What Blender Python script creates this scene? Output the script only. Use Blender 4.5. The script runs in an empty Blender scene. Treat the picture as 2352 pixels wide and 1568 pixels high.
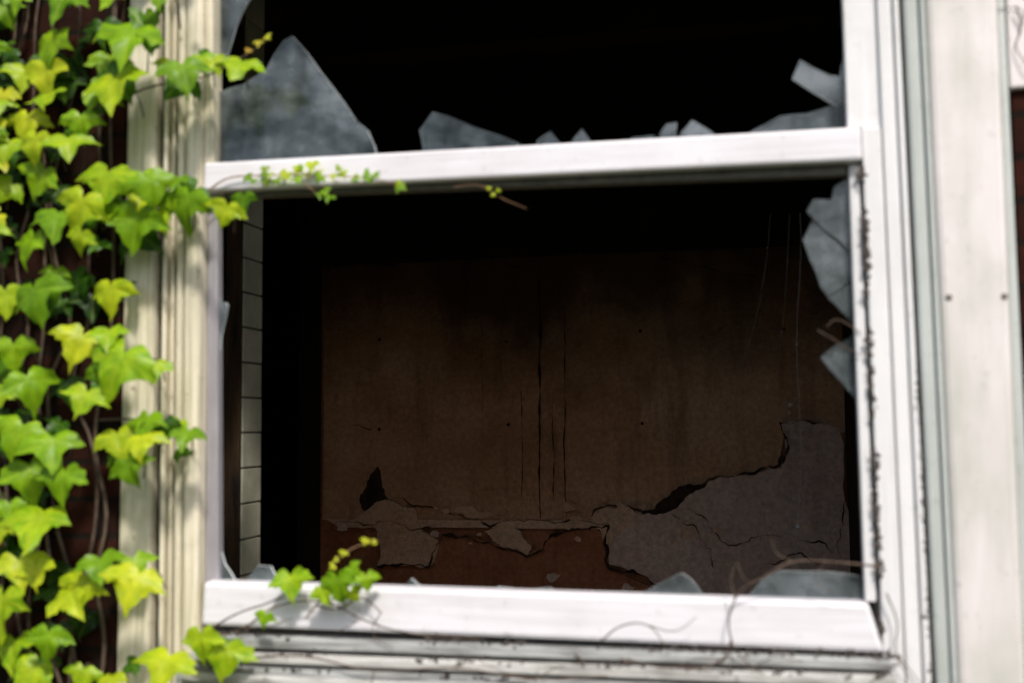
import bpy, bmesh, math, random
from mathutils import Matrix, Vector, noise
random.seed(7)
sc=bpy.context.scene
sc.view_settings.view_transform='Standard'
sc.view_settings.look='None'
sc.view_settings.exposure=0

# ------------------------------------------------------------ materials
def mat(name):
    m=bpy.data.materials.new(name); m.use_nodes=True
    nt=m.node_tree; b=nt.nodes["Principled BSDF"]
    return m,nt,b
def N(nt,t,**k):
    n=nt.nodes.new(t)
    for a,v in k.items(): setattr(n,a,v)
    return n
def ramp(nt,fac,stops):
    r=N(nt,"ShaderNodeValToRGB"); e=r.color_ramp.elements
    while len(e)<len(stops): e.new(.5)
    for el,(p,c) in zip(e,stops):
        el.position=p; el.color=(*c,1) if len(c)==3 else c
    nt.links.new(fac,r.inputs[0]); return r.outputs[0]
def noise_n(nt,scale,detail=6,rough=.6,stretch=(1,1,1),loc=(0,0,0)):
    g=N(nt,"ShaderNodeNewGeometry"); mp=N(nt,"ShaderNodeMapping")
    mp.inputs['Scale'].default_value=stretch; mp.inputs['Location'].default_value=loc
    nt.links.new(g.outputs['Position'],mp.inputs[0])
    n=N(nt,"ShaderNodeTexNoise"); n.inputs['Scale'].default_value=scale
    n.inputs['Detail'].default_value=detail; n.inputs['Roughness'].default_value=rough
    nt.links.new(mp.outputs[0],n.inputs['Vector']); return n.outputs[0]
def mix(nt,fac,a,b,mode='MIX'):
    m=N(nt,"ShaderNodeMix",data_type='RGBA',blend_type=mode)
    if isinstance(fac,(int,float)): m.inputs[0].default_value=fac
    else: nt.links.new(fac,m.inputs[0])
    for s,v in ((6,a),(7,b)):
        if isinstance(v,tuple): m.inputs[s].default_value=(*v,1)
        else: nt.links.new(v,m.inputs[s])
    return m.outputs[2]
def math_n(nt,op,a,b=None):
    m=N(nt,"ShaderNodeMath",operation=op)
    for i,v in enumerate((a,b)):
        if v is None: continue
        if isinstance(v,(int,float)): m.inputs[i].default_value=v
        else: nt.links.new(v,m.inputs[i])
    return m.outputs[0]
def bump(nt,b,h,strength=.3,dist=.003):
    u=N(nt,"ShaderNodeBump"); u.inputs['Strength'].default_value=strength; u.inputs['Distance'].default_value=dist
    nt.links.new(h,u.inputs['Height']); nt.links.new(u.outputs[0],b.inputs['Normal'])

def paint(name,base,dirt,amount=.5,rough=.42,streak=(9,9,.6),metal=0):
    m,nt,b=mat(name)
    st=noise_n(nt,5,6,.6,streak)
    f=ramp(nt,st,[(.42,(0,0,0)),(.75,(amount,)*3)])
    bl=noise_n(nt,38,8,.7)
    f2=ramp(nt,bl,[(.60,(0,0,0)),(.70,(.75*amount,)*3)])
    pt=noise_n(nt,3.2,5,.6)
    f3=ramp(nt,pt,[(.50,(0,0,0)),(.72,(.8*amount,)*3)])
    c=mix(nt,f,base,dirt); c=mix(nt,f3,c,dirt); c=mix(nt,f2,c,tuple(x*.55 for x in dirt))
    nt.links.new(c,b.inputs['Base Color']); b.inputs['Roughness'].default_value=rough
    b.inputs['Metallic'].default_value=metal
    bump(nt,b,bl,.25,.002); return m
M_white=paint("white_paint",(.82,.81,.82),(.50,.49,.46),.45)
M_rail=paint("rail_paint",(.84,.82,.86),(.58,.54,.53),.5,.30,(.8,9,14))
M_left=paint("left_frame_paint",(.82,.74,.58),(.30,.29,.16),.8,.30,(16,16,.7))
M_sashgrey=paint("sash_stile_paint",(.36,.34,.37),(.16,.15,.14),.7)
M_panel=paint("panel_paint",(.80,.74,.73),(.46,.47,.40),.7,.42,(3,3,.5))
M_panelgrey=paint("panel_grey_paint",(.54,.57,.55),(.34,.37,.33),.6)
M_groove=paint("groove_dirt",(.06,.055,.05),(.025,.022,.02),.6,.8)
M_sill=paint("weathered_sill",(.44,.45,.44),(.10,.095,.085),.95,.7,(1.6,8,18))
M_sillw=paint("sill_pale",(.58,.57,.54),(.15,.14,.12),.95,.7,(1.6,8,18))
M_under=paint("rail_underside_shade",(.13,.12,.095),(.05,.045,.04),.6,.7)  # dark base colour stands for the shade under the meeting rail

def simple(name,c1,c2,scale=8,rough=.85,stretch=(1,1,1),b_s=.4,b_d=.004,lo=.35,hi=.7):
    m,nt,b=mat(name); n=noise_n(nt,scale,8,.65,stretch)
    nt.links.new(ramp(nt,n,[(lo,c1),(hi,c2)]),b.inputs['Base Color'])
    b.inputs['Roughness'].default_value=rough; b.inputs['Specular IOR Level'].default_value=.25
    bump(nt,b,n,b_s,b_d); return m
M_dirt=simple("dirt_crumbs",(.04,.035,.03),(.12,.10,.09),60)
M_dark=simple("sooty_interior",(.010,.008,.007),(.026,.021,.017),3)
M_floor=simple("dusty_floorboards",(.46,.29,.16),(.68,.48,.30),3)
M_crack=simple("crack_shadow",(.012,.008,.006),(.06,.035,.02),18)
M_grout=simple("grout",(.01,.01,.01),(.03,.03,.03),20)
M_tile=simple("glazed_tile",(.34,.34,.25),(.58,.57,.44),7,.3,b_s=.05)
M_wood=simple("rusty_wood",(.010,.007,.005),(.09,.05,.022),9,.8,(4,4,.5))
M_stem=simple("vine_bark",(.06,.04,.03),(.16,.11,.08),40)
M_stemg=simple("young_stem",(.20,.11,.07),(.34,.20,.10),30)
M_grass=simple("grass_soil",(.03,.04,.015),(.07,.08,.03),2)
M_screw=simple("rusty_screw",(.12,.09,.07),(.25,.2,.17),90,.5)
M_web=simple("web_silk",(.35,.34,.31),(.5,.48,.45),90,.5)
M_blocker_foliage=simple("sky_blocker_foliage",(.02,.035,.01),(.05,.085,.02),1.5)

def plaster(name,c1,c2,c3,stain=1.0,top_shade=0):
    m,nt,b=mat(name)
    big=noise_n(nt,1.5,9,.66,(1,1,1)); c=ramp(nt,big,[(.34,c1),(.50,c2),(.66,c3)])
    run=noise_n(nt,3,7,.65,(2.6,1,.40)); f=ramp(nt,run,[(.50,(0,0,0)),(.74,(.7*stain,)*3)])
    c=mix(nt,f,c,tuple(x*.3 for x in c1))
    mid=noise_n(nt,9,9,.7,(1,1,.8),(4,0,2)); f3=ramp(nt,mid,[(.56,(0,0,0)),(.70,(.5*stain,)*3)])
    c=mix(nt,f3,c,tuple(x*.45 for x in c1))
    fine=noise_n(nt,45,9,.75); f2=ramp(nt,fine,[(.3,(.62,)*3),(.7,(1.25,)*3)])
    c=mix(nt,1.0,c,f2,'MULTIPLY')
    if top_shade:   # painted shade: base colour darkens in patches towards the ceiling
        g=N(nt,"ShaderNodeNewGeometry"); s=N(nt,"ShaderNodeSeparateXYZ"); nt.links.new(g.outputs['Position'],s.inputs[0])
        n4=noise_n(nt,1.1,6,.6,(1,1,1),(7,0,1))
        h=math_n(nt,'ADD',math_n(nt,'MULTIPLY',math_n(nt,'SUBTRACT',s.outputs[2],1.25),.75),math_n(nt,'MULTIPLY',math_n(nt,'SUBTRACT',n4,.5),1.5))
        c=mix(nt,ramp(nt,h,[(.05,(0,0,0)),(.60,(top_shade,)*3)]),c,(.035,.020,.013))
    nt.links.new(c,b.inputs['Base Color']); b.inputs['Roughness'].default_value=.75
    b.inputs['Specular IOR Level'].default_value=.3
    bump(nt,b,mix(nt,.5,fine,mid),.7,.010); return m
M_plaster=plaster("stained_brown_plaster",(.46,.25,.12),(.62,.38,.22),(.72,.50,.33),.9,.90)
M_red=plaster("exposed_red_render",(.28,.10,.045),(.40,.17,.085),(.52,.27,.15),.7)
M_grey=plaster("grey_plaster_skim",(.64,.48,.40),(.74,.59,.50),(.80,.67,.59),.45)
M_light=plaster("peeling_paint_layer",(.60,.39,.25),(.74,.53,.37),(.82,.63,.47),.4)

# brick
mb,nt,b=mat("dark_brick")
g=N(nt,"ShaderNodeNewGeometry"); sp=N(nt,"ShaderNodeSeparateXYZ"); cb=N(nt,"ShaderNodeCombineXYZ")
nt.links.new(g.outputs['Position'],sp.inputs[0])
nt.links.new(math_n(nt,'ADD',sp.outputs[0],sp.outputs[1]),cb.inputs[0]); nt.links.new(sp.outputs[2],cb.inputs[1])
bt=N(nt,"ShaderNodeTexBrick"); nt.links.new(cb.outputs[0],bt.inputs[0])
bt.inputs['Scale'].default_value=1; bt.inputs['Brick Width'].default_value=.215; bt.inputs['Row Height'].default_value=.075
bt.inputs['Mortar Size'].default_value=.006; bt.inputs['Color1'].default_value=(.045,.014,.009,1); bt.inputs['Color2'].default_value=(.018,.009,.007,1)
bt.inputs['Mortar'].default_value=(.014,.012,.010,1)
n=noise_n(nt,14,8,.7); c=mix(nt,1.0,bt.outputs[0],ramp(nt,n,[(.3,(.3,.3,.3)),(.7,(1.3,1.1,1.0))]),'MULTIPLY')
nt.links.new(c,b.inputs['Base Color']); b.inputs['Roughness'].default_value=.95; b.inputs['Specular IOR Level'].default_value=.1
bump(nt,b,mix(nt,.5,bt.outputs[1],n),.5,-.008)
M_brick=mb

# dirty glass
mg,nt,b=mat("dirty_glass")
n1=noise_n(nt,4,8,.7,(1,1,1.6)); n2=noise_n(nt,150,4,.6); n3=noise_n(nt,9,6,.6,(2.5,1,.6),(2,0,5))
c=ramp(nt,n1,[(.38,(.03,.042,.042)),(.62,(.19,.215,.23))])
sp2=ramp(nt,n2,[(.66,(0,0,0)),(.73,(.5,.5,.5))]); c=mix(nt,sp2,c,(.45,.45,.43))
nt.links.new(c,b.inputs['Base Color']); b.inputs['Roughness'].default_value=.06
b.inputs['Specular IOR Level'].default_value=.9
bump(nt,b,n1,.15,.01)
tr=N(nt,"ShaderNodeBsdfTransparent"); tr.inputs[0].default_value=(.75,.8,.8,1)
ms=N(nt,"ShaderNodeMixShader"); nt.links.new(ramp(nt,mix(nt,.5,n1,n3),[(.40,(.28,)*3),(.60,(.85,)*3)]),ms.inputs[0])
nt.links.new(tr.outputs[0],ms.inputs[1]); nt.links.new(b.outputs[0],ms.inputs[2])
nt.links.new(ms.outputs[0],nt.nodes["Material Output"].inputs[0]); M_glass=mg
me,nt,b=mat("glass_broken_edge")
b.inputs['Base Color'].default_value=(.78,.84,.84,1); b.inputs['Roughness'].default_value=.2; M_edge=me

# leaves
ml,nt,b=mat("ivy_leaf")
at=N(nt,"ShaderNodeAttribute",attribute_name="tint"); s=N(nt,"ShaderNodeSeparateColor"); nt.links.new(at.outputs['Color'],s.inputs[0])
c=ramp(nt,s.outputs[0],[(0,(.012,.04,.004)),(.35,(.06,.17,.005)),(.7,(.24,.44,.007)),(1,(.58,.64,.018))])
n=noise_n(nt,45,5,.6); c=mix(nt,1.0,c,ramp(nt,n,[(.3,(.70,.76,.7)),(.7,(1.2,1.14,1.1))]),'MULTIPLY')
vn=ramp(nt,s.outputs[1],[(.72,(0,0,0)),(1,(.5,.5,.5))]); c=mix(nt,vn,c,(.45,.58,.07))
c=mix(nt,s.outputs[2],c,(.50,.16,.05))
nt.links.new(c,b.inputs['Base Color']); b.inputs['Roughness'].default_value=.42; b.inputs['Specular IOR Level'].default_value=.3
bump(nt,b,n,.3,.003)
tl=N(nt,"ShaderNodeBsdfTranslucent"); nt.links.new(c,tl.inputs[0])
ms=N(nt,"ShaderNodeMixShader"); ms.inputs[0].default_value=.34
nt.links.new(b.outputs[0],ms.inputs[1]); nt.links.new(tl.outputs[0],ms.inputs[2])
nt.links.new(ms.outputs[0],nt.nodes["Material Output"].inputs[0]); M_leaf=ml

# ------------------------------------------------------------ helpers
def empty(name,loc=(0,0,0)):
    o=bpy.data.objects.new(name,None); o.empty_display_size=.1; sc.collection.objects.link(o); return o
def obj(name,me,parent=None,mats=()):
    o=bpy.data.objects.new(name,me); sc.collection.objects.link(o)
    for m in mats: me.materials.append(m)
    if parent: o.parent=parent
    return o
def prism(name,q,y0,y1,m,parent=None,bev=.003):
    """q: (x,z) outline in metres; y0 front face, y1 back face"""
    bm=bmesh.new()
    f=[bm.verts.new((x,y0,z)) for x,z in q]; k=[bm.verts.new((x,y1,z)) for x,z in q]
    bm.faces.new(f); bm.faces.new(k[::-1]); n=len(q)
    for i in range(n): bm.faces.new((f[i],k[i],k[(i+1)%n],f[(i+1)%n]))
    bmesh.ops.recalc_face_normals(bm,faces=bm.faces)
    me=bpy.data.meshes.new(name); bm.to_mesh(me); bm.free()
    o=obj(name,me,parent,[m])
    if bev:
        d=o.modifiers.new("bevel",'BEVEL'); d.width=bev; d.segments=2; d.limit_method='ANGLE'
    return o
def box(name,x0,x1,y0,y1,z0,z1,m,parent=None,bev=0):
    return prism(name,[(x0,z0),(x1,z0),(x1,z1),(x0,z1)],y0,y1,m,parent,bev)
def frac(a,b,amp,depth):
    if depth==0: return [a]
    mx=((a[0]+b[0])/2,(a[1]+b[1])/2); L=math.hypot(b[0]-a[0],b[1]-a[1])
    d=random.uniform(-1,1)*amp*L; nx,nz=-(b[1]-a[1])/(L+1e-9),(b[0]-a[0])/(L+1e-9)
    mm=(mx[0]+nx*d,mx[1]+nz*d)
    return frac(a,mm,amp,depth-1)+frac(mm,b,amp,depth-1)
def rough_poly(p,amp=.12,depth=4):
    r=[]
    for i in range(len(p)): r+=frac(p[i],p[(i+1)%len(p)],amp,depth)
    return r
def ribbon(name,p,y,w,m,parent,amp=.12,depth=4):
    pts=[]
    for i in range(len(p)-1): pts+=frac(p[i],p[i+1],amp,depth)
    pts.append(p[-1]); bm=bmesh.new(); prev=None; n=len(pts)
    for i,q in enumerate(pts):
        a=pts[max(0,i-1)]; c=pts[min(n-1,i+1)]; L=math.hypot(c[0]-a[0],c[1]-a[1])+1e-9
        nx,nz=-(c[1]-a[1])/L,(c[0]-a[0])/L
        ww=w*(.12+2.6*abs(noise.noise(Vector((q[0]*11,q[1]*11,3)))))*min(1,.3+min(i,n-1-i)/4)
        v1=bm.verts.new((q[0]+nx*ww/2,y,q[1]+nz*ww/2)); v2=bm.verts.new((q[0]-nx*ww/2,y,q[1]-nz*ww/2))
        if prev: bm.faces.new((prev[0],v1,v2,prev[1]))
        prev=(v1,v2)
    me=bpy.data.meshes.new(name); bm.to_mesh(me); bm.free(); return obj(name,me,parent,[m])
def tube(name,paths,m,parent=None):
    """paths: list of (points[(x,y,z)], r0, r1)"""
    cu=bpy.data.curves.new(name,'CURVE'); cu.dimensions='3D'; cu.bevel_depth=1; cu.bevel_resolution=2; cu.resolution_u=4
    for pts,r0,r1 in paths:
        s=cu.splines.new('BEZIER'); s.bezier_points.add(len(pts)-1)
        for i,p in enumerate(pts):
            bp=s.bezier_points[i]; bp.co=p; bp.handle_left_type=bp.handle_right_type='AUTO'
            bp.radius=r0+(r1-r0)*i/max(1,len(pts)-1)
    cu.materials.append(m); o=bpy.data.objects.new(name,cu); sc.collection.objects.link(o)
    if parent: o.parent=parent
    return o

# ------------------------------------------------------------ window
W=empty("broken_sash_window")
zt,zb=2.40,.60
# vertical edges lean slightly (old racked frame): x at z=2.365 and z=.73
def xe(a,b,z): return a+(b-a)*(2.365-z)/1.635
def vert(name,a,b,y0,y1,m,z0=zb,z1=zt,bev=.003):
    q=[(xe(*a,z0),z0),(xe(*b,z0),z0),(xe(*b,z1),z1),(xe(*a,z1),z1)]
    return prism(name,q,y0,y1,m,W,bev)
a=(-.815,-.82);bb=(-.751,-.747);c_=(-.735,-.728);d_=(-.713,-.704);e_=(-.701,-.693);f_=(-.646,-.637);g_=(-.628,-.604)
vert("left_backing",(-.812,-.817),(-.65,-.64),.036,.05,M_groove,bev=0)
vert("left_casing",a,bb,0,.035,M_left,bev=.009)
vert("left_track_1",c_,(-.726,-.718),.004,.035,M_left)
vert("left_track_2",(-.720,-.712),(-.714,-.705),.012,.035,M_left,bev=.002)
vert("left_track_3",e_,(-.687,-.679),.002,.035,M_left)
vert("left_stop",(-.682,-.674),f_,-.006,.035,M_left,bev=.009)
vert("upper_sash_stile",(-.6445,-.6355),g_,.004,.046,M_left,1.83,zt)
vert("lower_sash_stile",(-.6445,-.6355),g_,.022,.046,M_sashgrey,1.03,1.83)
h=(.617,.629); j=(.710,.733)
vert("right_sash_upper",h,(.700,.708),.008,.046,M_white,1.87,zt)
vert("right_sash_lower",h,(.634,.648),.012,.046,M_white,1.03,1.806)
vert("right_groove",(.632,.646),(.648,.662),.025,.045,M_groove,zb,1.806,0)
vert("right_stile",(.6385,.6555),(.672,.690),0,.046,M_white,zb,1.869)
vert("right_stile_face",(.674,.692),(.698,.718),-.003,.046,M_white)
vert("right_stile_bead",(.700,.720),j,-.010,.046,M_white,bev=.004)
vert("right_shadow_gap",j,(.717,.740),.02,.045,M_groove,bev=0)
vert("cover_strip",(.716,.739),(.742,.762),-.018,.045,M_panelgrey,bev=.005)
vert("cover_bead",(.7425,.7625),(.752,.772),-.026,.045,M_panelgrey,bev=.004)
vert("cover_panel",(.7525,.7725),(.874,.876),-.030,.045,M_panel,bev=.010)
vert("cover_edge",(.8755,.8775),(.887,.897),-.014,.045,M_panelgrey,bev=.003)
for i,(x,z) in enumerate([(.777,1.556),(.866,1.555),(.777,2.3),(.866,2.3),(.785,.75),(.868,.75)]):
    bm=bmesh.new(); bmesh.ops.create_uvsphere(bm,u_segments=12,v_segments=6,radius=.0055,matrix=Matrix.Translation((x,-.0305,z))@Matrix.Diagonal((1,.5,1,1)))
    me=bpy.data.meshes.new("screw"); bm.to_mesh(me); bm.free(); obj("screw_%d"%(i+1),me,W,[M_screw])
prism("meeting_rail",[(-.6355,1.819),(.643,1.808),(.6415,1.868),(-.6335,1.877)],-.012,.047,M_rail,W,.006)
prism("meeting_rail_underside_shade",[(-.602,1.810),(.617,1.789),(.617,1.8065),(-.602,1.8175)],.014,.046,M_under,W,.001)
prism("bottom_rail",[(-.632,.955),(.655,.946),(.631,1.0305),(-.627,1.040)],-.006,.0465,M_rail,W,.008)
prism("bottom_gap",[(-.63,.92),(.66,.92),(.655,.95),(-.63,.955)],.02,.046,M_groove,W,0)
prism("sill_lip",[(-.635,.918),(.668,.920),(.665,.936),(-.635,.939)],-.022,.045,M_sill,W,.003)
prism("sill_step",[(-.64,.893),(.672,.893),(.670,.9125),(-.64,.909)],-.038,.045,M_sillw,W,.003)
prism("sill_apron",[(-.66,.62),(.700,.62),(.700,.886),(-.66,.886)],-.052,.045,M_sill,W,.004)
prism("sill_nosing",[(-.64,.860),(.695,.858),(.695,.874),(-.64,.876)],-.066,-.0525,M_sillw,W,.004)
box("unseen_low_head",-.82,.9,-.03,.045,2.401,2.49,M_white,W,.004)  # out of view, set low to keep sky light off the upper back wall
box("neighbour_head",.892,2.0,-.012,.05,1.919,2.5,M_panel,W,.004)

shards=dict(
A=[(-.630,1.870),(-.282,1.872),(-.285,1.90),(-.300,1.934),(-.325,1.955),(-.351,1.995),(-.400,2.06),(-.463,2.140),(-.482,2.132),(-.520,2.075),(-.570,2.047),(-.631,2.033)],
A2=[(-.634,2.395),(-.535,2.395),(-.548,2.243),(-.575,2.205),(-.590,2.172),(-.610,2.110),(-.632,2.102)],
B=[(-.191,1.926),(-.164,1.961),(-.10,1.935),(-.062,1.918),(.008,1.888),(.01,1.870),(-.182,1.870)],
C1=[(.040,1.868),(.046,1.892),(.072,1.907),(.105,1.868)],C2=[(.108,1.868),(.118,1.89),(.134,1.907),(.16,1.868)],
C3=[(.2,1.868),(.23,1.885),(.27,1.887),(.275,1.868)],
D=[(.281,1.868),(.281,1.889),(.294,1.908),(.314,1.910),(.309,1.868)],E=[(.318,1.868),(.322,1.889),(.343,1.911),(.379,1.886),(.39,1.868)],
F=[(.43,1.866),(.454,1.885),(.502,1.908),(.549,1.910),(.604,1.924),(.6235,1.930),(.6235,1.866)],
G=[(.527,1.976),(.542,2.010),(.594,1.977),(.611,1.974),(.620,2.014),(.6235,2.010),(.6235,1.932),(.604,1.920)],
H=[(.596,1.771),(.627,1.789),(.626,1.643),(.600,1.675),(.571,1.700),(.547,1.729),(.559,1.750),(.590,1.747)],
I=[(.556,1.712),(.539,1.677),(.550,1.640),(.568,1.588),(.579,1.572),(.626,1.602),(.626,1.641),(.60,1.668)],
J=[(.579,1.569),(.627,1.598),(.627,1.515),(.605,1.54)],K=[(.564,1.461),(.590,1.482),(.628,1.502),(.628,1.378),(.60,1.415)],
L=[(.220,1.022),(.230,1.030),(.270,1.052),(.307,1.071),(.326,1.059),(.352,1.022)],
M=[(.415,1.020),(.450,1.060),(.482,1.078),(.565,1.078),(.632,1.068),(.634,1.020)],
Nn=[(-.560,1.034),(-.532,1.069),(-.504,1.067),(-.485,1.034)],O=[(-.228,1.03),(-.210,1.050),(-.185,1.03)],
O2=[(-.06,1.026),(-.04,1.038),(.02,1.033),(.06,1.038),(.08,1.026)],
P=[(-.618,1.60),(-.603,1.596),(-.600,1.59),(-.612,1.53),(-.617,1.44)],Q=[(-.612,1.10),(-.602,1.070),(-.578,1.036),(-.612,1.034)])
off=0
for k,p in shards.items():
    off=(off+.0037)%.009
    r=[]
    for i in range(len(p)): r+=frac(p[i],p[(i+1)%len(p)],.03,1)
    o=prism("glass_shard_"+k.lower(),r,.029+off,.0355+off,M_glass,W,0)
    o.data.materials.append(M_edge)
    for pl in o.data.polygons:
        if abs(pl.normal.y)<.5: pl.material_index=1
# crumbs of old putty and dirt
bm=bmesh.new()
def crumb(x,y,z,s):
    mt=Matrix.Translation((x,y,z))@Matrix.Rotation(random.uniform(0,6),4,'Y')@Matrix.Diagonal((s*random.uniform(.5,1.2),s*.35,s*random.uniform(.6,2.4),1))
    bmesh.ops.create_icosphere(bm,subdivisions=1,radius=1,matrix=mt)
for i in range(380):
    z=random.uniform(.98,1.80)
    if noise.noise(Vector((0,0,z*14)))<-.15: continue
    x=xe(.6385,.6545,z)+.004*noise.noise(Vector((0,5,z*22)))+random.gauss(0,.0026); crumb(x,-.0005,z,random.uniform(.0014,.0042))
for i in range(150):
    z=random.uniform(.80,1.45); x=xe(.711,.734,z)+random.gauss(0,.003); crumb(x,-.010,z,random.uniform(.001,.003))
for i in range(620):
    x=random.uniform(-.62,.68); z=random.choice([.945,.942,.914,.887])+random.gauss(0,.003)
    if noise.noise(Vector((x*6,0,z*9)))<0: continue
    crumb(x,-.054 if z<.895 else -.038 if z<.916 else -.022 if z<.938 else -.012,z,random.uniform(.0008,.0042))
for i in range(60):
    x=random.uniform(-.1,.6); crumb(x,.01,1.806-(x*.008)+random.gauss(0,.002),random.uniform(.001,.003))
me=bpy.data.meshes.new("crumbs"); bm.to_mesh(me); bm.free(); obj("putty_crumbs",me,W,[M_dirt])

# ------------------------------------------------------------ brick wall
B=empty("brick_wall")
box("left_wall",-6,-.822,.0,.28,-.1,3.6,M_brick,B)
box("right_wall",.898,6,.002,.28,-.1,3.6,M_brick,B)
box("wall_below",-.822,.898,.003,.28,-.1,.615,M_brick,B)
box("wall_above",-.822,.898,.001,.28,2.491,3.6,M_brick,B)

# ------------------------------------------------------------ room
Rm=empty("derelict_room")
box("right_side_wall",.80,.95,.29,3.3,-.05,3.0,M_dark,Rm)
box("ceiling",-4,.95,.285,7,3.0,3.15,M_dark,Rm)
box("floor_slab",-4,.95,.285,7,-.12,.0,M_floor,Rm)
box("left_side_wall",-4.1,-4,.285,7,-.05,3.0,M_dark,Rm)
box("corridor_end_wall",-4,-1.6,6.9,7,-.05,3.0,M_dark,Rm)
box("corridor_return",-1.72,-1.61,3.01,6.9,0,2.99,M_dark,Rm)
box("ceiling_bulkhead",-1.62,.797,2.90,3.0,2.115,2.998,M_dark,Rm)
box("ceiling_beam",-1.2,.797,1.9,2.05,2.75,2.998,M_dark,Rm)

P=empty("peeling_plaster_wall")
box("wall_core",-1.61,.80,3.03,3.2,0,3.0,M_red,P)
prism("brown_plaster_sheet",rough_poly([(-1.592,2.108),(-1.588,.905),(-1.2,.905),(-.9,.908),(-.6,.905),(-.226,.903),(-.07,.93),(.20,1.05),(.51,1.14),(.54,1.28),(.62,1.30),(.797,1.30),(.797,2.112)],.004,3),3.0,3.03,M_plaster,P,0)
prism("grey_skim",rough_poly([(-.226,.905),(-.15,.945),(-.070,.961),(.03,.955),(.084,.99),(.14,1.04),(.200,1.084),(.37,1.125),(.518,1.160),(.548,1.20),(.545,1.288),(.523,1.345),(.60,1.352),(.696,1.340),(.768,1.315),(.79,1.25),(.795,.3),(-.1,.3),(-.03,.645),(-.12,.70),(-.229,.725)],.08,4),2.984,3.012,M_grey,P,0)
prism("plaster_flap",rough_poly([(-1.459,.892),(-1.40,.93),(-1.309,.995),(-1.25,1.0),(-1.128,.966),(-1.087,.856),(-1.014,.818),(-1.035,.718),(-1.10,.69),(-1.309,.693),(-1.315,.87)],.11,4),2.980,3.004,M_light,P,0)
prism("ledge_board",rough_poly([(-1.50,.872),(-.226,.878),(-.226,.916),(-1.568,.910)],.004,5),2.986,3.01,M_light,P,0)
prism("render_patch",rough_poly([(-1.02,.60),(-1.045,.70),(-1.02,.80),(-.985,.842),(-.766,.815),(-.69,.775),(-.604,.75),(-.483,.850),(-.36,.872),(-.24,.868),(-.235,.72),(-.05,.63),(-.1,.3),(-1.02,.3)],.06,3),3.0,3.032,M_red,P,0)
prism("paint_flake_1",rough_poly([(-.31,.93),(-.26,.975),(-.14,.985),(-.08,.94),(-.20,.86),(-.23,.80),(-.262,.87)],.14,4),2.974,2.986,M_light,P,0)
prism("paint_flake_2",rough_poly([(-.80,.865),(-.70,.79),(-.60,.76),(-.58,.79),(-.64,.87)],.14,4),2.990,3.0,M_light,P,0)
prism("paint_flake_3",rough_poly([(.05,.87),(.1,.92),(.17,.89),(.14,.84),(.08,.85)],.16,4),2.976,2.984,M_light,P,0)
prism("paint_flake_4",rough_poly([(-.95,.955),(-.88,.975),(-.78,.955),(-.70,.925),(-.85,.92)],.14,4),2.990,3.0,M_light,P,0)
prism("missing_plaster_1",rough_poly([(-.090,.952),(-.02,.975),(.085,1.070),(.14,1.078),(.218,1.092),(.13,1.035),(.084,.985),(.03,.955)],.14,4),2.978,2.984,M_crack,P,0)
prism("missing_plaster_2",rough_poly([(-1.392,.965),(-1.400,1.02),(-1.373,1.055),(-1.345,1.12),(-1.313,1.155),(-1.295,1.08),(-1.262,1.005),(-1.32,.985),(-1.37,.94)],.14,4),2.992,3.0,M_crack,P,0)
for i in range(46):
    x=random.choice([random.gauss(-.15,.16),random.gauss(-1.1,.2),random.uniform(-1.5,.75)]); z=random.choice([random.gauss(.88,.05),random.uniform(.62,1.05)])
    s=random.uniform(.008,.030); n_=random.randint(5,7); ph=random.random()*6
    pl=[(x+s*random.uniform(.5,1.5)*math.cos(ph+k*6.283/n_),z+s*random.uniform(.4,1.0)*math.sin(ph+k*6.283/n_)) for k in range(n_)]
    y0=2.9705-.0001*i
    prism("small_flake_%d"%(i+1),rough_poly(pl,.15,2),y0,y0+.004,random.choice([M_light,M_light,M_grey]),P,0)
cr=[([(-1.262,1.005),(-1.118,.976),(-.99,.945),(-.868,.918),(-.664,.911),(-.226,.908)],.008),
([(-1.309,.693),(-1.15,.705),(-1.056,.700),(-1.02,.80),(-.993,.848),(-.88,.84),(-.766,.812),(-.68,.78),(-.604,.750),(-.483,.852),(-.35,.885),(-.226,.896),(-.235,.80),(-.229,.713),(-.12,.70),(-.018,.640)],.016),
([(.122,.976),(.2,.93),(.25,.86),(.306,.817),(.39,.85),(.474,.866),(.56,.83),(.674,.841),(.72,.80),(.753,.778)],.005),
([(-.31,.93),(-.26,.975),(-.14,.985),(-.074,.959)],.008),
([(.200,1.088),(.36,1.125),(.518,1.160),(.545,1.22),(.545,1.288),(.523,1.345),(.6,1.35),(.696,1.340)],.010),
([(.53,1.17),(.56,1.24),(.54,1.30)],.020),
([(.45,.74),(.60,.79),(.70,.74),(.765,.77),(.78,1.0)],.005),
([(-.9,2.09),(-.8,2.075),(-.75,2.09),(-.6,2.07)],.008),([(.0,2.09),(.15,2.05),(.3,2.0),(.45,1.98)],.006),
([(-1.588,.908),(-1.3,.903),(-1.0,.905)],.005),([(-.533,2.09),(-.533,1.6),(-.536,1.2),(-.533,.915)],.010),
([(-.470,1.5),(-.468,1.2),(-.475,1.0)],.005),([(-.413,1.9),(-.415,1.4),(-.413,.923)],.004),([(-.62,1.5),(-.615,1.2),(-.62,1.02)],.004),
([(-.80,1.9),(-.80,1.4)],.003),([(-1.5,1.34),(-1.4,1.35),(-1.33,1.33)],.003),([(.05,.95),(.15,.9),(.22,.80),(.23,.72)],.004)]
for i,(p,w) in enumerate(cr):
    ribbon("crack_%d"%(i+1),p,2.9725-.0002*i,w,M_crack,P,.02 if abs(p[0][0]-p[-1][0])<.06 else .16,4)
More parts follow.
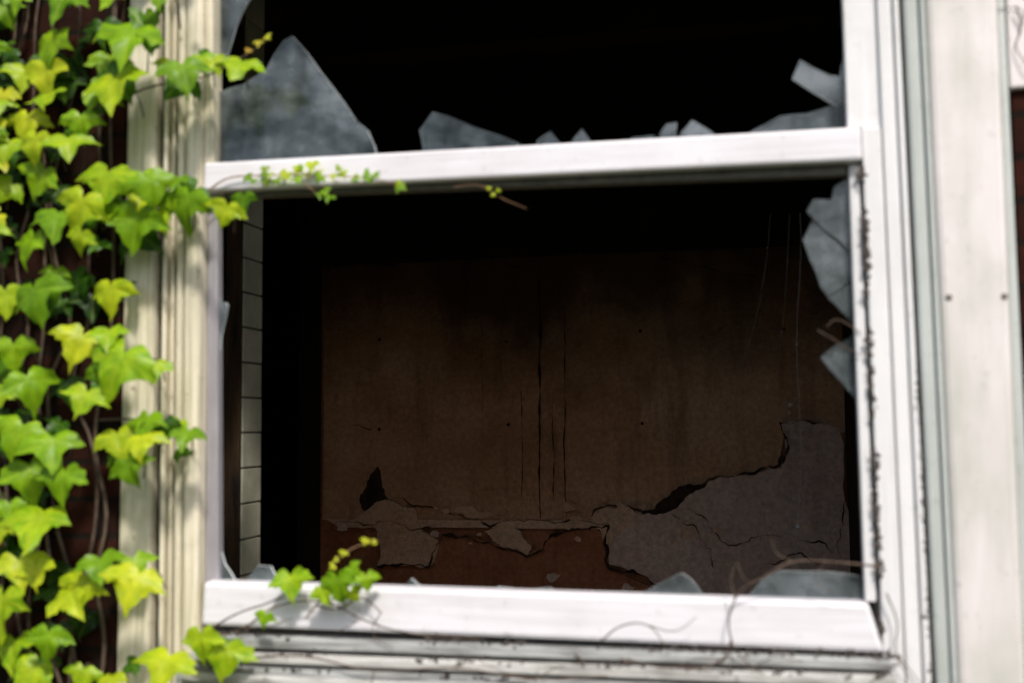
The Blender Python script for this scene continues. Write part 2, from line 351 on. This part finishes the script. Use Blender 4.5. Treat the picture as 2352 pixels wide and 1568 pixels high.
for i,(x,z) in enumerate([(-1.305,1.75),(-.692,1.725),(-.076,1.759),(-1.305,1.329),(-.685,1.345),(-.073,1.346),(.55,1.75)]):
    prism("fixing_hole_%d"%(i+1),rough_poly([(x-.009,z),(x,z+.010),(x+.009,z),(x,z-.009)],.1,2),2.996,3.0,M_crack,P,0)

T=empty("tiled_pier")
box("pier_core",-1.0,-.908,.725,.842,.0,2.998,M_grout,T)
box("pier_board",-.945,-.9015,.708,.724,.0,2.998,M_wood,T,.002)
z=.008
i=0
while z<2.9:
    i+=1
    o=box("tile_%d"%i,-.9075,-.9+random.uniform(-.0006,.0006),.729,.842,z,z+.0895,M_tile,T,.0015); z+=.0945

# ------------------------------------------------------------ ground + unseen trees added behind the viewer to block low sky
bm=bmesh.new(); bmesh.ops.create_grid(bm,x_segments=8,y_segments=8,size=400)
me=bpy.data.meshes.new("ground"); bm.to_mesh(me); bm.free(); o=obj("ground",me,None,[M_grass]); o.location=(0,0,-.13)
tv=[];tf=[]
rt=random.Random(3)
def card(c,s):
    u=Vector((rt.gauss(0,1),rt.gauss(0,1),rt.gauss(0,1))).normalized(); v=u.orthogonal().normalized()*s; u=u*s
    b0=len(tv); tv.extend([c-u*.5-v*.3,c+u*.4-v*.5,c+u*.6+v*.3,c-u*.2+v*.6]); tf.append((b0,b0+1,b0+2,b0+3))
blocker_trunks=[]
for i in range(22):
    x=-58+i*5.6+rt.uniform(-1.5,1.5); y=-28+rt.uniform(-3,3); H=rt.uniform(6,8.5)
    blocker_trunks.append(([(x,y,-.2),(x+.1,y,H*.3),(x+rt.uniform(-.4,.4),y,H*.75)],.28,.08))
    for k in range(5):
        a_=rt.uniform(0,6.3); z0=H*rt.uniform(.25,.55)
        blocker_trunks.append(([(x,y,z0),(x+1.2*math.cos(a_),y+1.2*math.sin(a_),z0+1.0),(x+2*math.cos(a_),y+2*math.sin(a_),z0+1.9)],.1,.03))
    cl=[Vector((x+rt.gauss(0,1.6),y+rt.gauss(0,1.4),H*rt.uniform(.3,.9))) for k in range(16)]
    for k in range(900):
        c=rt.choice(cl); card(c+Vector((rt.gauss(0,.7),rt.gauss(0,.7),rt.gauss(0,.5))),rt.uniform(.25,.5))
for k in range(5000):
    card(Vector((rt.uniform(-62,62),-24+rt.gauss(0,.7),rt.uniform(-.1,2.4))),rt.uniform(.3,.55))
me=bpy.data.meshes.new("sky_blocker_crowns"); me.from_pydata(tv,[],tf)
TR=empty("sky_blocker_trees"); obj("sky_blocker_crowns",me,TR,[M_blocker_foliage]); tube("sky_blocker_trunks",blocker_trunks,M_stem,TR)

# ------------------------------------------------------------ ivy
IV=empty("boston_ivy")
half=[(.00,.20),(.08,.31),(.19,.38),(.30,.35),(.38,.29),(.50,.23),(.56,.10),(.68,-.02),(.52,-.03),(.46,-.07),(.34,-.05),(.29,-.15),(.22,-.21),(.17,-.33),(.07,-.42),(.0,-.58)]
lob=[.2,.0,.0,.1,.0,.2,.0,1,.2,.0,.0,.0,.1,.0,.2,1]
outl=[(x,z,l) for (x,z),l in zip(half,lob)]+[(-x,z,l) for (x,z),l in list(zip(half,lob))[-2:0:-1]]
lv=[];lf=[];lc=[]
def leaf(x,y,z,w,rot=0,pitch=.35,yaw=0,tint=.6,red=0,fold=None):
    s=w/1.27; fold=random.uniform(.10,.38) if fold is None else fold
    droop=random.uniform(.2,.8); asy=random.uniform(.85,1.12); asp=random.uniform(.85,1.15)
    M=Matrix.Translation((x,y,z))@Matrix.Rotation(yaw,4,'Z')@Matrix.Rotation(-pitch,4,'X')@Matrix.Rotation(rot,4,'Y')
    base=len(lv)
    jit=[(random.gauss(0,.014),random.gauss(0,.014)) for _ in outl]
    def put(px,pz,vein):
        px*=asy if px>0 else 2-asy
        pz*=asp
        r=math.hypot(px,pz-.1)
        d= -fold*abs(px)*.9 + droop*r*r*.9 + .07*math.sin(px*17+x*50)*r + (.08*math.sin(pz*15+z*40))*r
        lv.append(M@Vector((px*s,(d-.1)*s,pz*s)))
        k=tint+random.uniform(-.06,.06)-(.10 if vein<.05 else 0)*(r>.3)
        lc.append((max(0,min(1,k)),vein,red,1))
    put(0,.12,1)
    n=len(outl)
    for fr in (.33,.68,1.0):
        for (px,pz,l),(jx,jz) in zip(outl,jit):
            put((px+jx)*fr,.12+(pz+jz-.12)*fr,l if fr<1 else l*.7)
    for i in range(n):
        j=(i+1)%n
        lf.append((base,base+1+i,base+1+j))
        for r in (0,1):
            a0=base+1+r*n; b0=a0+n
            lf.append((a0+i,b0+i,b0+j,a0+j))
main=[(-1053,2203,90),(-886,2189,120),(-1007,2218,70),(-778,2188,80),(-671,2183,95),(-728,2094,150),(-919,2110,140),(-993,2056,95),(-933,2052,120),(-805,2069,90),
(-524,2039,105),(-622,2024,115),(-599,2058,75),(-765,2003,150),(-1050,2102,80),(-1042,1991,95),(-980,1960,110),(-921,1997,90),(-851,1947,85),(-1019,1908,100),
(-939,1903,95),(-870,1899,110),(-1045,1928,70),(-1037,1828,80),(-942,1841,115),(-790,1823,140),(-694,1810,110),(-838,1773,120),(-896,1749,115),(-741,1742,150),
(-618,1771,125),(-535,1754,85),(-1035,1733,80),(-964,1708,110),(-831,1711,85),(-1021,1603,100),(-922,1596,145),(-791,1604,115),(-928,1653,60),(-851,1506,130),
(-998,1496,110),(-745,1461,150),(-693,1456,80),(-775,1517,85),(-962,1425,115),(-1036,1409,70),(-815,1397,100),(-974,1330,135),(-881,1303,120),(-967,1247,120),
(-855,1243,125),(-696,1349,95),(-766,1316,110),(-695,1311,95),(-617,1323,75),(-718,1265,100),(-911,1153,140),(-1018,1143,85),(-967,1071,110),(-995,994,140),
(-850,1014,115),(-832,1032,125),(-790,1075,105),(-700,1047,125),(-988,909,120),(-887,938,90),(-638,896,130),(-575,943,90),(-535,916,110),(-943,864,110),
(-847,864,80),(-762,859,70),(-1000,1182,80),(-928,1063,80)]
K=1.04
for x,z,w in main:
    yy=random.uniform(-.13,-.07)
    leaf(x/1000,yy,z/1000,w/1000*K,rot=random.gauss(0,.30),pitch=random.uniform(.0,.75),yaw=random.gauss(.15,.26),tint=max(.45,min(.98,random.gauss(.74,.13))))
    if random.random()<.45:   # partly hidden neighbour on the same shoot
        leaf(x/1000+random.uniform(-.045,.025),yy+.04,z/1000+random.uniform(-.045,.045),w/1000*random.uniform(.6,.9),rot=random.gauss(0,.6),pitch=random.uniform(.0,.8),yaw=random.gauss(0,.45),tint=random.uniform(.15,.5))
for x,z,w in [(-740,1835,100),(-790,1770,95),(-690,1755,90),(-745,1795,95),(-660,1790,85),(-720,1330,80),(-660,1345,60),(-745,1075,85),(-690,2060,85),(-820,2010,90),(-570,2050,60),(-800,1450,80),(-650,1820,60)]:
    leaf(x/1000,random.uniform(-.09,-.05),z/1000,w/1000,rot=random.gauss(0,.45),pitch=random.uniform(0,.8),yaw=random.gauss(0,.35),tint=random.uniform(.45,.95))
for i in range(330):
    z=random.uniform(.2,2.9); x=random.uniform(-1.75,-.84)
    if x>-1.08 and noise.noise(Vector((x*5,z*4,1)))<-.10: continue
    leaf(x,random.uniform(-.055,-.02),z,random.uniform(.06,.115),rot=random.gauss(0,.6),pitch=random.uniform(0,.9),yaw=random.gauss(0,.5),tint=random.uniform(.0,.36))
for i in range(170):
    x=random.uniform(-1.9,-1.1); z=random.uniform(.2,2.9)
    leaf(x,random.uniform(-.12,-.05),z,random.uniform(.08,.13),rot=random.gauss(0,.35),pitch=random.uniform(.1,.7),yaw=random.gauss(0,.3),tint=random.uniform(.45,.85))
for i in range(40):
    leaf(random.uniform(-1.1,-.62),random.uniform(-.11,-.05),random.choice([random.uniform(2.26,2.9),random.uniform(.25,.82)]),random.uniform(.08,.12),rot=random.gauss(0,.35),pitch=.4,yaw=random.gauss(0,.3),tint=random.uniform(.5,.9))
for x,z,w in [(-423,1045,88),(-469,982,56),(-320,1047,88),(-354,1030,60),(-272,1056,54),(-294,1076,44),(-300,1030,50)]:
    leaf(x/1000,random.uniform(-.06,-.035),z/1000,w/1000,rot=random.gauss(0,.4),pitch=random.uniform(.0,.5),yaw=random.gauss(0,.3),tint=random.uniform(.6,.85))
for x,z,w in [(-320,1104,22),(-276,1127,24),(-342,1079,20),(-259,1125,16),(-335,1092,16)]:
    leaf(x/1000,-.04,z/1000,w/1000,rot=random.gauss(0,1),pitch=.4,tint=.95,red=.15)
for x,z in [(-523,1835),(-499,1842),(-476,1837),(-453,1840),(-426,1847),(-407,1837),(-385,1840),(-371,1826),(-344,1829),(-326,1832),(-303,1823),(-272,1819),(-255,1824),(-462,1827),(-499,1853),(-353,1787),(-375,1794),(-206,1799),(-214,1806),(-365,1800),(-440,1832),(-415,1850),(-392,1852),(-336,1842),(-513,1828),(-487,1828),(-420,1826),(-285,1832)]:
    leaf(x/1000+random.gauss(0,.003),random.uniform(-.035,-.02),z/1000,random.uniform(.022,.036),rot=random.gauss(0,.8),pitch=random.uniform(.1,.8),tint=random.uniform(.5,.95),red=random.choice([0,0,.1]))
for x,z in [(-38,1791),(-20,1786),(-30,1778)]:
    leaf(x/1000,-.02,z/1000,.013,rot=random.gauss(0,1),tint=.9)
for x,z,w,r in [(-506,2076,20,.6),(-483,2088,22,.3),(-465,2099,20,.1),(-620,2215,30,.8)]:
    leaf(x/1000,-.08,z/1000,w/1000,rot=random.gauss(0,1),tint=1,red=r)
for x,z in [(-1035,2010),(-1048,1960),(-1040,1880),(-1050,1760)]:
    leaf(x/1000,-.10,z/1000,.085,rot=random.gauss(.6,.3),tint=1,red=.12)
me=bpy.data.meshes.new("leaves"); me.from_pydata(lv,[],lf)
ca=me.color_attributes.new("tint",'FLOAT_COLOR','POINT')
for i,c in enumerate(lc): ca.data[i].color=c
me.polygons.foreach_set("use_smooth",[True]*len(me.polygons)); me.update()
obj("leaves",me,IV,[M_leaf])
paths=[]
for x,z,w in main:
    x/=1000; z/=1000; L=random.uniform(.05,.10); s=random.uniform(-.05,.0)
    paths.append(([(x,-.072,z+.012),(x+s*.4,-.045,z+L*.2),(x+s,-.012,z-L*.3)],.0012,.0016))
for k in range(13):
    x=random.uniform(-1.5,-.84); z=.0; pts=[]
    while z<3:
        pts.append((x,-.008-random.random()*.012,z)); z+=.13; x+=random.gauss(0,.02); x=min(x,-.835)
    paths.append((pts,.005,.002))
for p in [[(-.86,-.01,2.0),(-.75,-.04,2.03),(-.62,-.05,2.04),(-.55,-.06,2.06),(-.465,-.07,2.10)],
          [(-.86,-.01,1.75),(-.76,-.03,1.79),(-.65,-.04,1.79),(-.53,-.05,1.765)],
          [(-.86,-.01,1.36),(-.76,-.03,1.36),(-.68,-.04,1.345),(-.61,-.05,1.33)],
          [(-.85,-.01,1.50),(-.77,-.03,1.49),(-.68,-.04,1.47)]]:
    paths.append((p,.0025,.0012))
tube("stems",paths,M_stem,IV)
tube("young_stems",[([(-.64,-.02,1.80),(-.58,-.022,1.838),(-.52,-.022,1.842),(-.44,-.024,1.838),(-.36,-.024,1.832),(-.27,-.022,1.822),(-.206,-.022,1.802)],.002,.0008),
 ([(-.42,-.024,1.838),(-.40,-.02,1.81),(-.355,-.018,1.79)],.001,.0006),
 ([(-.11,-.005,1.80),(-.06,-.012,1.80),(-.02,-.014,1.775),(.033,-.012,1.75)],.0009,.0005),
 ([(-.40,-.03,.98),(-.36,-.035,1.03),(-.34,-.038,1.085),(-.30,-.038,1.115),(-.25,-.04,1.13)],.0018,.0008)],M_stemg,IV)

# ------------------------------------------------------------ dead vines
DV=empty("dead_vine")
pv=[]
def vine(pts,r0=.002,r1=.0012,y=-.03,br=3):
    q=[(x/1000,y+random.uniform(-.008,.004),z/1000) for x,z in pts]; pv.append((q,r0,r1))
    for k in range(br):
        i=random.randrange(len(q)); p=q[i]; a=random.uniform(0,6.28); L=random.uniform(.02,.06)
        a2=a+random.gauss(0,.6)
        pv.append(([p,(p[0]+L*math.cos(a),p[1],p[2]+L*.7*math.sin(a)),(p[0]+L*(math.cos(a)+math.cos(a2)),p[1],p[2]+L*.7*(math.sin(a)+math.sin(a2)))],.0011,.0006))
vine([(-640,930),(-528,958),(-456,1002),(-350,1009),(-289,982),(-203,960),(-60,953)])
vine([(-600,952),(-540,985),(-470,1010),(-423,1035)],br=1)
vine([(-380,1005),(-330,1000),(-290,1020),(-250,995)],br=2)
vine([(649,1097),(563,1103),(504,1101),(459,1078),(406,1039),(397,964),(433,920),(484,894)],br=5)
vine([(166,956),(205,984),(252,986),(282,952)],.0015,.001,br=1)
vine([(118,931),(135,915),(125,879),(150,840)],br=2)
vine([(397,964),(380,930),(300,915),(200,925)],br=3)
vine([(-560,900),(-400,915),(-250,895),(-100,905),(60,890),(180,900)],br=6,y=-.06)
vine([(60,880),(200,868),(350,880),(480,870),(620,900)],br=6,y=-.075)
vine([(404,1039),(398,1075),(410,1100)],.0013,.0008,br=1)
vine([(660,1050),(676,1000),(672,950),(700,900)],.0014,.001,y=-.02,br=2)
vine([(558,1508),(582,1494),(604,1478),(632,1462)],.0013,.0009,y=.012,br=0)
vine([(575,1514),(590,1526),(614,1516),(634,1500)],.0010,.0008,y=.012,br=0)
vine([(905,2060),(912,2020),(903,1990),(915,1960)],.0013,.001,y=-.02,br=2)
tube("twigs",pv,M_stem,DV)

# ------------------------------------------------------------ cobwebs
CW=empty("cobweb")
wp=[([(.567,1.0,1.90),(.567,1.0,1.817),(.549,1.0,1.55),(.553,1.0,1.252),(.539,1.0,1.071),(.53,1.0,.95)],.0005,.0009),
([(.49,1.0,1.9),(.476,1.0,1.774),(.44,1.0,1.6),(.401,1.0,1.484),(.37,1.0,1.33)],.0003,.0003),
([(.62,1.0,1.6),(.608,1.0,1.469),(.57,1.0,1.42),(.517,1.0,1.39),(.49,1.0,1.30)],.0003,.0003),
([(.54,1.0,1.9),(.52,1.0,1.65),(.50,1.0,1.5),(.45,1.0,1.3),(.38,1.0,1.15)],.0003,.0003)]
tube("threads",wp,M_web,CW)
bm=bmesh.new()
for x,z,s in [(.549,1.55,.004),(.539,1.071,.006),(.553,1.252,.002),(.53,1.39,.005),(.525,1.37,.003),(.545,1.10,.003)]:
    bmesh.ops.create_icosphere(bm,subdivisions=2,radius=s,matrix=Matrix.Translation((x,1.0,z)))
me=bpy.data.meshes.new("web_debris"); bm.to_mesh(me); bm.free(); obj("web_debris",me,CW,[M_web])

# ------------------------------------------------------------ light
el,az=math.radians(50),math.radians(25)   # sun in front of the facade, to the right
w=bpy.data.worlds.new("World"); sc.world=w; w.use_nodes=True; nt=w.node_tree
sky=nt.nodes.new("ShaderNodeTexSky"); sky.sky_type='NISHITA'; sky.sun_disc=False
sky.sun_elevation=el; sky.sun_rotation=math.pi-az; sky.dust_density=3
bg=nt.nodes["Background"]; bg.inputs[1].default_value=.15; nt.links.new(sky.outputs[0],bg.inputs[0])
L=bpy.data.lights.new("sun",'SUN'); L.energy=3.7; L.angle=math.radians(6); L.color=(1,.95,.88)
lo=bpy.data.objects.new("sun",L); sc.collection.objects.link(lo)
dirv=Vector((math.sin(az)*math.cos(el),-math.cos(az)*math.cos(el),math.sin(el)))
lo.rotation_euler=dirv.to_track_quat('Z','Y').to_euler()
lo.location=(0,-5,6)

# ------------------------------------------------------------ camera
cam=bpy.data.cameras.new("camera"); co=bpy.data.objects.new("camera",cam); sc.collection.objects.link(co); sc.camera=co
R=Matrix.Rotation(math.radians(12.5),4,'Z')@Matrix.Rotation(math.radians(94.2),4,'X')@Matrix.Rotation(-.008,4,'Z')
co.matrix_world=Matrix.Translation((.464,-2.093,1.343))@R
cam.lens=40; cam.sensor_width=36; cam.clip_end=2000; cam.clip_start=.05
cam.dof.use_dof=True; cam.dof.focus_distance=4.9; cam.dof.aperture_fstop=2.4
